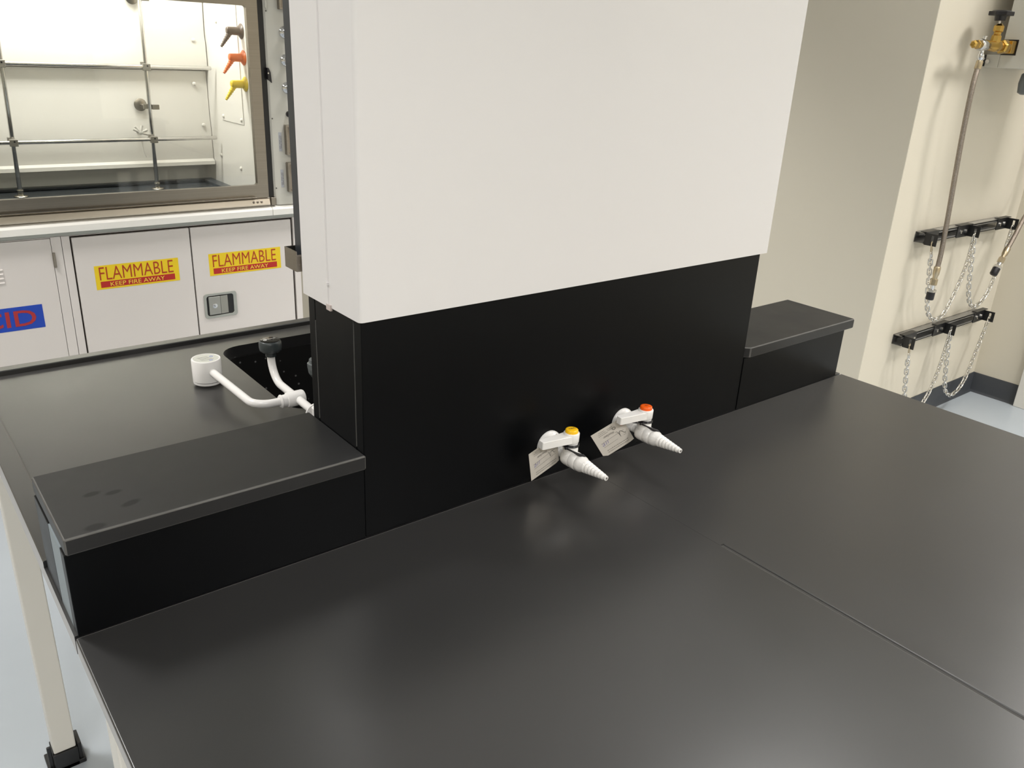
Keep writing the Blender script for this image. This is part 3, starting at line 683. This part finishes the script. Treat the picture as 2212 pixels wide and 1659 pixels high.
stp = MB(); stp.prism([(.9135, .495), (.9290, .480), (.9260, .519), (.9190, .535), (.9130, .536)], YH - .022, YH - .004, 'y'); so = obj('sash_stop', stp, blk_pl, t); sc = MB(); sc.rev([(0, .003), (.001, .0028)], (.916, YH - .022, .516), (0, -1, 0), 12); obj('screw', sc, chrome, so)
obj('header', B(HXL, YH - .01, .87, 1.10, YH + .04, 1.30), post_m, t)
po_ = MB(); po_.prism([(.9165, YH + .03), (.9165, YH - .002), (.9215, YH - .014), (.935, YH - .018), (1.10, YH - .018), (1.10, YH + .03)], .0015, 1.15, 'z')
post = obj('service_post', po_, post_m, t, smooth=25)
YP = YH - .018
def outlet(z0, z1):
    f_ = MB(); ring_plate(f_, rounded(.969, z0, 1.052, z1, .003, 3), rounded(.977, z0 + .008, 1.044, z1 - .008, .002, 3), YP - .022, YP + .0, 'y'); o = obj('outlet_box', f_, steel, post, bevel=.001)
    obj('socket_face', B(.9772, YP - .010, z0 + .0082, 1.0438, YP - .002, z1 - .0082), plug_m, post)
outlet(.2035, .3215); outlet(.0535, .1735); outlet(.748, .88)
for z0, z1 in ((.2175, .292), (.0725, .1445)):
    lo = obj('rating_label', B(.9445, YP - .0008, z0, .9575, YP - .0001, z1), lbl_m, post); lm = MB()
    for (dx, a0, a1) in ((.0030, .12, .30), (.0030, .36, .62), (.0030, .66, .84), (.0085, .15, .40), (.0085, .46, .56), (.0085, .6, .82)):
        lm.box(.9445 + dx, YP - .0010, z0 + (z1 - z0) * a0, .9445 + dx + .0018, YP - .0008, z0 + (z1 - z0) * a1)
    obj('label_rows', lm, ink_g, lo)
for i, z in enumerate((.667, .565, .462)):
    k = MB(); k.rev([(0, .024), (.003, .024), (.008, .018), (.012, .012), (.026, .011), (.027, .019), (.034, .021), (.041, .016), (.043, .008)], (.994, YP - .0001, z), (0, -1, 0), 24)
    if i == 1: k.tube([(.994, YP - .035, z + .026), (.980, YP - .036, z + .010), (.980, YP - .036, z - .012), (.994, YP - .036, z - .028)], .0055, 12)
    obj('service_valve', k, chrome, post, smooth=50)
k = MB(); k.rev([(0, .012), (.010, .0115), (.012, .009)], (.993, YP - .0001, .362), (0, -1, 0), 20); label(obj('push_button', k, blk_pl, post), 'black push button')
for z in (.07, .345, .74):
    k = MB(); k.rev([(0, .003), (.001, .0028)], (.9235, YP + .0015, z), (0, -1, 0), 12); obj('screw', k, mat('post_screw', (96, 96, 92), .4, metal=1), post)
oh = MB(); oh.prism([(.9205, .80), (.9265, .762), (.9235, .745), (.9190, .755)], YP - .004, YP + .006, 'y'); obj('grille_tab', oh, post_m, post)
obj('side_panel', B(1.085, YH + .032, -.036, 1.10, 3.26, 1.30), post_m, t)

# coloured nozzles on the hood side liner
def nozzle(y, z, m_, colour):
    t = thing('hood_nozzle', '%s gas nozzle on the white side wall inside the fume hood' % colour, 'gas nozzle', (SIDE, y, z), 'coloured nozzles inside the fume hood')
    x = SIDE - (.0036 if y > 2.727 else .0001)
    e = MB(); e.rev([(0, .030), (.002, .030), (.006, .025), (.011, .019)], (x, y, z), (-1, 0, 0), 32); obj('escutcheon', e, m_, t, smooth=50)
    b_ = MB(); b_.rev([(0, .0165), (.045, .0155), (.050, .014), (.052, .010)], (x - .010, y, z), (-1, 0, 0), 24); obj('body', b_, m_, t, smooth=50)
    n_b = MB(); barb(n_b, (x - .048, y, z - .008), (-.62, -.12, -.78), .066, .0105, .0052, 6); obj('barbed_tip', n_b, m_, t, smooth=60)
nozzle(2.690, .664, brown_m, 'brown'); nozzle(2.683, .563, orange_m, 'orange'); nozzle(2.683, .460, yellow_m, 'yellow')

# rod lattice
t = thing('rod_lattice', 'polished steel rod lattice standing inside the fume hood', 'rod lattice', (.36, 3.03, -.006))
YR = 3.03
def rod(name, a, b): obj(name, MB().cyl(a, b, .0082, n=20, bev=.0012), steel_rod, t, smooth=50)
for x0, x1 in ((.6225, .6330), (.082, .100)):
    rod('upright_rod', (x0, YR, .0), (x1 + .004, YR, .95))
rod('upright_rod', (-.46, YR, .0), (-.455, YR, .95))
rod('cross_rod', (-.9, YR - .0135, .2085), (.903, YR - .0135, .2105)); rod('cross_rod', (-.9, YR - .0135, .505), (.903, YR - .0135, .507))
for x in (.6235, .083, -.46):
    f_ = MB(); f_.rev([(0, .026), (.002, .027), (.005, .024), (.007, .012), (.009, .0115), (.024, .0115), (.026, .0125), (.028, .0115), (.029, .008)], (x, YR, -.0058), (0, 0, 1), 28); obj('rod_foot', f_, mat('foot_steel', (188, 183, 172), .25, metal=1), t, smooth=45)
for x in (.6265, .0875, -.458):
    for z in (.2095, .506):
        xx = x + (z - .2) * .008
        c = MB(); c.box(xx - .015, YR - .024, z - .015, xx + .015, YR - .004, z + .013); c.box(xx - .018, YR - .004, z - .006, xx + .008, YR + .010, z + .020); co = obj('rod_clamp', c, mat('clamp_grey', (150, 146, 138), .4, metal=.6) if 'clamp_grey' not in bpy.data.materials else bpy.data.materials['clamp_grey'], t, bevel=.002)
        h_ = MB(); h_.rev([(0, .0036), (.0005, .0036)], (xx + .002, YR - .0241, z + .004), (0, -1, 0), 16); obj('set_screw', h_, blk_pl, co)
for x, z in ((.6305, .345), (.636, .775)):
    c = MB(); c.rev([(0, .027), (.003, .027), (.006, .022), (.010, .012)], (x - .012, 3.133 if z < .5 else 3.10, z), (0, -1, 0), 28); c.cyl((x - .012, 3.13, z), (x - .012, YR + .012, z), .006)
    c.box(x - .026, YR + .004, z - .010, x - .004, YR + .014, z + .010); c.box(x + .007, YR - .008, z - .012, x + .036, YR + .008, z + .008); obj('wall_bracket', c, mat('bracket_nickel', (150, 144, 134), .3, metal=1) if 'bracket_nickel' not in bpy.data.materials else bpy.data.materials['bracket_nickel'], t, bevel=.001)

# ================================================================== cylinder racks on the gas wall
def rack(x0, x1, zt, bx, lab, where):
    """strut channel on the wall, open side out; zt = top"""
    y1 = YA - .0005; y0 = y1 - .041; zb = zt - .043; th = .0028
    t = thing('strut_rail', lab, 'rail', ((x0 + x1) / 2, y1, zt), 'black strut rails on the gas wall')
    c = MB(); c.box(x0, y0, zt - th, x1, y1, zt); c.box(x0, y0, zb, x1, y1, zb + th); c.box(x0, y1 - th, zb, x1, y1, zt)
    c.box(x0, y0, zt - .0095, x1, y0 + th, zt); c.box(x0, y0, zb, x1, y0 + th, zb + .0095)
    obj('channel', c, strut_m, t)
    for i, (bxx, side) in enumerate(bx):
        b_ = MB(); z0 = zb - .004; z1 = zt + .003
        xa_, xb_ = (bxx - .105, bxx) if side < 0 else (bxx, bxx + .11)
        b_.box(xa_, y0 - .004, z0, xb_, y0 - .0005, z1)                     # base plate on the channel face
        b_.box(xa_ + (.02 if side < 0 else .0), y0 - .004, z1 - .001, xb_ + (.035 if side < 0 else 0), y0 + .022, z1 + .002)   # tab over the top
        # flange towards the room with a slot
        fx = bxx - .002; ya, yb = y0 - .053, y0 - .0042
        outer_ = [(ya, z0), (yb, z0), (yb, z1), (ya, z1)]; sy = ya + .0195
        sl_ = [(sy - .005, z0 + .014), (sy + .005, z0 + .014), (sy + .005, z1 - .008), (sy - .005, z1 - .008)]
        ring_plate(b_, outer_, sl_, fx, fx + .004, 'x')
        br = obj('bracket', b_, blk_mt, t, bevel=.0006)
        for dx in ((-.075, -.028) if side < 0 else (.03, .085)):
            q = MB(); q.rev([(0, .0085), (.005, .0085), (.0055, .005)], (bxx + dx, y0 - .0041, (z0 + z1) / 2), (0, -1, 0), 6); obj('bolt', q, zinc, br)
    return y0 - .053, zb
def link_mesh(p=.027, r=.0029, w=.0195):
    mb = MB(); h = p / 2 + .0; pts = []
    R_ = w / 2 - r + .001
    for k in range(9): a = PI * k / 8; pts.append((R_ * math.cos(a), 0, h - R_ * .6 + R_ * math.sin(a)))
    for k in range(9): a = PI + PI * k / 8; pts.append((R_ * math.cos(a), 0, -h + R_ * .6 + R_ * math.sin(a)))
    mb.tube(pts, r, 8, True); return mb
def mesh_only(name, mb, material, smooth=60):
    me = bpy.data.meshes.new(name); me.from_pydata([tuple(v) for v in mb.v], [], mb.f); me.materials.append(material)
    bm = bmesh.new(); bm.from_mesh(me); bmesh.ops.recalc_face_normals(bm, faces=bm.faces); bm.to_mesh(me); bm.free()
    for p in me.polygons: p.use_smooth = True
    me.set_sharp_from_angle(angle=math.radians(smooth)); return me
LINK = mesh_only('chain_link', link_mesh(), zinc)
QL = MB(); pts = []
for k in range(9): a = PI * k / 8; pts.append((.0085 * math.cos(a), 0, .014 + .0085 * math.sin(a)))
for k in range(9): a = PI + PI * k / 8; pts.append((.0085 * math.cos(a), 0, -.014 + .0085 * math.sin(a)))
QL.tube(pts, .0029, 8, True); QL.cyl((.0085, 0, -.009), (.0085, 0, .006), .0045, n=6); QLINK = mesh_only('quick_link', QL, zinc)
SH = MB(); pts = []
for k in range(11): a = -.3 + (PI + .6) * k / 10; pts.append((.0085 * math.cos(a), 0, .016 + .0085 * math.sin(a)))
SH.tube(pts, .0026, 8); SH.tube([(.0085, 0, .014), (.007, 0, -.002), (.002, 0, -.016)], [.0024, .0028, .005], 8); SH.tube([(-.0085, 0, .014), (-.007, 0, -.004), (-.001, 0, -.018)], [.0026, .0034, .0045], 8)
pts = [(.006 * math.cos(2 * PI * k / 12), .006 * math.sin(2 * PI * k / 12), -.026) for k in range(12)]
SH.tube([(a, 0, -.026 + b) for a, b, c in pts], .0024, 8, True); SHOOK = mesh_only('snap_hook', SH, nickel)
def chain(pts, lab, quick_at=2, hook=True, wall_y=0, end_quick=False):
    path = smooth_path(pts, 10); t = thing('safety_chain', lab, 'chain', pts[0], 'safety chains hanging on the gas wall')
    # resample
    cum = [0]
    for i in range(1, len(path)): cum.append(cum[-1] + (path[i] - path[i - 1]).length)
    def at(s):
        s = max(0, min(cum[-1], s)); i = 1
        while i < len(cum) - 1 and cum[i] < s: i += 1
        f = (s - cum[i - 1]) / max(1e-9, cum[i] - cum[i - 1]); return path[i - 1].lerp(path[i], f)
    s = 0; k = 0; base = vec(pts[0])
    def place(me, nm, s0, L, roll):
        a = at(s0); b = at(s0 + L); c = (a + b) / 2; d = (a - b).normalized()
        side = Vector((0, 1, 0)); side = (side - d * side.dot(d)).normalized(); xx = side.cross(d).normalized()
        R_ = Matrix((xx, side, d)).transposed()            # columns: x, y, z
        o = bpy.data.objects.new(nm, me); COL.objects.link(o); o.parent = t
        o.matrix_local = Matrix.Translation(c - base) @ (R_ @ Matrix.Rotation(roll, 3, 'Z')).to_4x4(); return o
    if hook: place(SHOOK, 'snap_hook', 0, .048, .35); s = .046
    else: s = 0
    while s < cum[-1] - .012:
        rem = cum[-1] - s
        if (hook and k == 0 and quick_at == 0) or (end_quick and rem < .075 and rem > .05):
            place(QLINK, 'quick_link', s, .040, .2); s += .034
        else:
            place(LINK, 'chain_link', s, .024, .35 if k % 2 == 0 else .35 + PI / 2); s += .0225
        k += 1
    return t

rack(3.000, 3.770, .0205, [(3.002, 1), (3.39, -1), (3.78, -1)], 'upper black strut rail on the cream gas wall, behind the braided hose', 0)
rack(3.012, 3.795, -.4345, [(3.024, 1), (3.40, -1), (3.80, -1)], 'lower black strut rail on the cream gas wall, nearer the dark baseboard', 0)
CY = .675
def P3(l): return [(x, CY, z) for x, z in l]
chain(P3([(3.002, -.010), (3.022, -.07), (3.0547, -.1777), (3.0888, -.2743), (3.1344, -.344), (3.2052, -.3777), (3.2718, -.3653), (3.3196, -.3055), (3.3683, -.205), (3.3890, -.1175), (3.390, -.012)]),
      'zinc chain hanging from the upper rail behind the hose with the lower black cap', quick_at=0)
chain(P3([(3.392, -.012), (3.404, -.06), (3.4227, -.1108), (3.4380, -.1703), (3.4743, -.2697), (3.5189, -.340), (3.5802, -.3732), (3.6441, -.3622), (3.6981, -.3121), (3.7279, -.2379), (3.7624, -.1323), (3.780, -.010)]),
      'zinc chain on the right half of the upper strut rail, by the photo edge', hook=False, end_quick=False)
chain(P3([(3.024, -.460), (3.034, -.50), (3.0444, -.5592), (3.0677, -.6465), (3.0906, -.7167), (3.1394, -.7875), (3.2077, -.8294), (3.2712, -.8231), (3.3019, -.7924), (3.3349, -.755), (3.3702, -.6688), (3.3899, -.5653), (3.400, -.462)]),
      'zinc chain on the left half of the lower strut rail, dropping behind the worktop', quick_at=0)
chain(P3([(3.402, -.462), (3.4100, -.52), (3.4337, -.6001), (3.4739, -.7227), (3.517, -.7925), (3.5842, -.8261), (3.6542, -.8117), (3.7058, -.7571), (3.7355, -.6671), (3.7667, -.5676), (3.800, -.462)]),
      'zinc chain on the right half of the lower strut rail, before the baseboard', hook=False, end_quick=True)

# gas manifold box with its brass valve
t = thing('gas_manifold_box', 'pale grey gas box on the cream wall, at the top right photo edge', 'gas box', (3.40, .75, .90))
BX = 3.22
bx_ = MB(); bx_.box(BX, .36, .668, 3.60, .682, 1.20); obj('housing', bx_, post_m, t, bevel=.002)
obj('mounting_arm', B(BX, .6825, .668, BX + .045, .735, .716), post_m, t, bevel=.001); obj('mounting_arm', B(3.555, .6825, .668, 3.60, .735, .716), post_m, t, bevel=.001)
obj('wall_clip', B(BX - .004, .733, .672, BX + .05, .7495, .714), blk_mt, t); obj('wall_clip', B(3.55, .733, .672, 3.604, .7495, .714), blk_mt, t)
ap = MB(); ap.rev([(0, .009), (.008, .009), (.009, .005)], (BX - .004, .742, .700), (-1, 0, 0), 6); ap.rev([(0, .008), (.006, .008)], (BX - .004, .722, .690), (-1, 0, 0), 12); obj('clip_bolt', ap, chrome, t)
ap = MB(); ap.box(BX - .0012, .6255, .7155, BX - .0001, .6815, .7725); obj('cutout', ap, blk_pl, t)
ap = MB(); ap.box(BX + .02, .52, 1.02, BX + .34, .7495, 1.06); obj('upper_mount', ap, post_m, t)
OBJ = obj
def valve(sx, xf, lab):
    """brass shut-off valve; sx = -1 points left"""
    VY, VZ = .652, .744
    t = thing('gas_valve', lab, 'gas valve', (xf, VY, VZ), 'brass valves beside the gas box'); d = (sx, 0, 0)
    KS = 1.19
    def X(a): return xf + sx * a
    def obj(name, mb, m_, par, keep=False, **k):
        for i, v in enumerate(mb.v):
            if keep: mb.v[i] = v + Vector((sx * .122 * (KS - 1), 0, 0))
            else: mb.v[i] = Vector((xf + (v.x - xf) * KS, v.y, v.z))
        return OBJ(name, mb, m_, par, **k)
    b_ = MB(); b_.box(min(X(0), X(.034)), VY - .0225, VZ - .0230, max(X(0), X(.034)), VY + .0225, VZ + .0230); obj('mounting_block', b_, brass, t, bevel=.002)
    b_ = MB(); b_.rev([(0, .0235), (.004, .0265), (.030, .0265), (.036, .022)], (X(.036), VY, VZ), d, 6); obj('union_nut', b_, brass, t, bevel=.002, smooth=25)
    b_ = MB(); b_.rev([(0, .016), (.020, .018), (.030, .021), (.058, .021), (.066, .017), (.100, .0165)], (X(.070), VY, VZ), d, 28)
    b_.rev([(0, .019), (.024, .017), (.028, .013), (.036, .013), (.040, .018), (.058, .018), (.064, .012), (.068, .006)], (X(.118), VY, VZ + .012), (sx * -.05, 0, 1), 8); obj('body', b_, brass, t, smooth=35)
    b_ = MB(); b_.rev([(0, .004), (.03, .004)], (X(.120), VY, VZ + .078), (0, 0, 1), 12); obj('stem', b_, steel_rod, t)
    h_ = MB(); 
    h_.rev([(0, .019), (.022, .022), (.0225, .040)], (X(.122), VY, VZ + .088), (0, 0, 1), 24)
    prof = [((.043 + .004 * math.cos(k * PI)) * math.cos(2 * PI * k / 16), (.043 + .004 * math.cos(k * PI)) * math.sin(2 * PI * k / 16)) for k in range(16)]
    h_.prism([(X(.122) + a, VY + b) for a, b in prof], VZ + .106, VZ + .120, 'z'); h_.rev([(0, .036), (.004, .030), (.005, .01)], (X(.122), VY, VZ + .120), (0, 0, 1), 24); obj('hand_wheel', h_, blk_pl, t, keep=True, bevel=.002, smooth=35)
    c_ = MB(); c_.rev([(0, .015), (.003, .017), (.012, .017), (.016, .020), (.050, .021), (.056, .017)], (X(.168), VY, VZ), d, 24); ch = obj('hose_connector', c_, chrome, t, smooth=50)
    c_ = MB(); c_.rev([(0, .006), (.008, .006), (.0085, .009), (.012, .009)], (X(.195), VY, VZ + .019), (0, 0, 1), 16); obj('bleed_plug', c_, chrome, ch)
    c_ = MB(); c_.rev([(0, .0150), (.016, .0165), (.018, .0145), (.040, .0145), (.046, .009), (.0465, .002)], (X(.222), VY, VZ), d, 6); obj('end_cap', c_, brass, t, smooth=25)
    return vec((X(.197 * KS), VY, VZ - .018))
# the hoses hang from the left and right valves
hp = valve(-1, BX - .0015, 'brass gas valve with a black hand wheel, left of the grey gas box')
hp2 = valve(1, 3.6015, 'brass gas valve on the right side of the grey gas box, outside the photo edge')
def hose(start, pts, lab):
    t = thing('braided_hose', lab, 'hose', tuple(start), 'braided gas hoses')
    path = smooth_path(pts, 8)
    def piece(nm, prof, p, d, m_, n=20, par=None, sm=50):
        b_ = MB(); b_.rev(prof, p, d, n); return obj(nm, b_, m_, par or t, smooth=sm)
    d0 = (path[2] - path[0]).normalized()
    n0 = start - d0 * .0
    piece('top_nipple', [(0, .009), (.012, .009), (.018, .013), (.030, .013), (.034, .009), (.040, .009)], start, path[0] - start, chrome)
    piece('top_crimp', [(0, .010), (.002, .0125), (.030, .0125), (.032, .011)], path[0] - d0 * .008, d0, nickel)
    b_ = MB(); b_.tube(path, .0098, 20); obj('hose_body', b_, braid, t, smooth=60)
    e = path[-1]; d1 = (path[-1] - path[-3]).normalized()
    piece('end_crimp', [(0, .011), (.004, .0135), (.034, .0130), (.042, .0095), (.052, .0095)], e - d1 * .02, d1, nickel)
    p = e + d1 * .032
    piece('hex_nut', [(0, .012), (.002, .0145), (.026, .0145), (.028, .012)], p, d1, nickel, 6, sm=20)
    piece('neck', [(0, .0095), (.018, .0095), (.020, .012)], p + d1 * .028, d1, chrome)
    piece('collar', [(0, .015), (.001, .0185), (.012, .0185), (.014, .016)], p + d1 * .045, d1, zinc, 6, sm=20)
    piece('cap', [(0, .0165), (.030, .0165), (.033, .0145), (.034, .008)], p + d1 * .058, d1, blk_pl)
HY_ = .645
hose(hp, [hp + Vector((-.001, -.003, -.045)), (2.964, HY_, .60), (2.976, HY_, .430), (3.000, HY_, .250), (3.020, HY_, .120), (3.033, HY_, .02), (3.041, HY_, -.06), (3.040, HY_, -.130)],
     'braided steel gas hose hanging from the left brass valve down past the upper rail')
hose(hp2, [hp2 + Vector((0, -.003, -.045)), (3.855, .63, .52), (3.865, .62, .30), (3.830, .615, .16), (3.7200, .615, .045), (3.668, .615, -.034), (3.618, .615, -.102)],
     'braided steel gas hose slanting in from the right photo edge')

c_ = MB(); c_.cyl((3.285, .585, .6685), (3.285, .585, .655), .016); c_.rev([(0, .016), (.006, .024), (.040, .028), (.075, .024), (.082, .012)], (3.285, .585, .655), (0, 0, -1), 28)
o = obj('conduit_fitting', c_, grey_pl, org=(3.285, .585, .66), smooth=50); tag(o, 'rounded grey conduit fitting under the gas box, cut by the right photo edge', 'conduit fitting')

for o in bpy.data.objects:
    if 'o_' in o: del o['o_']
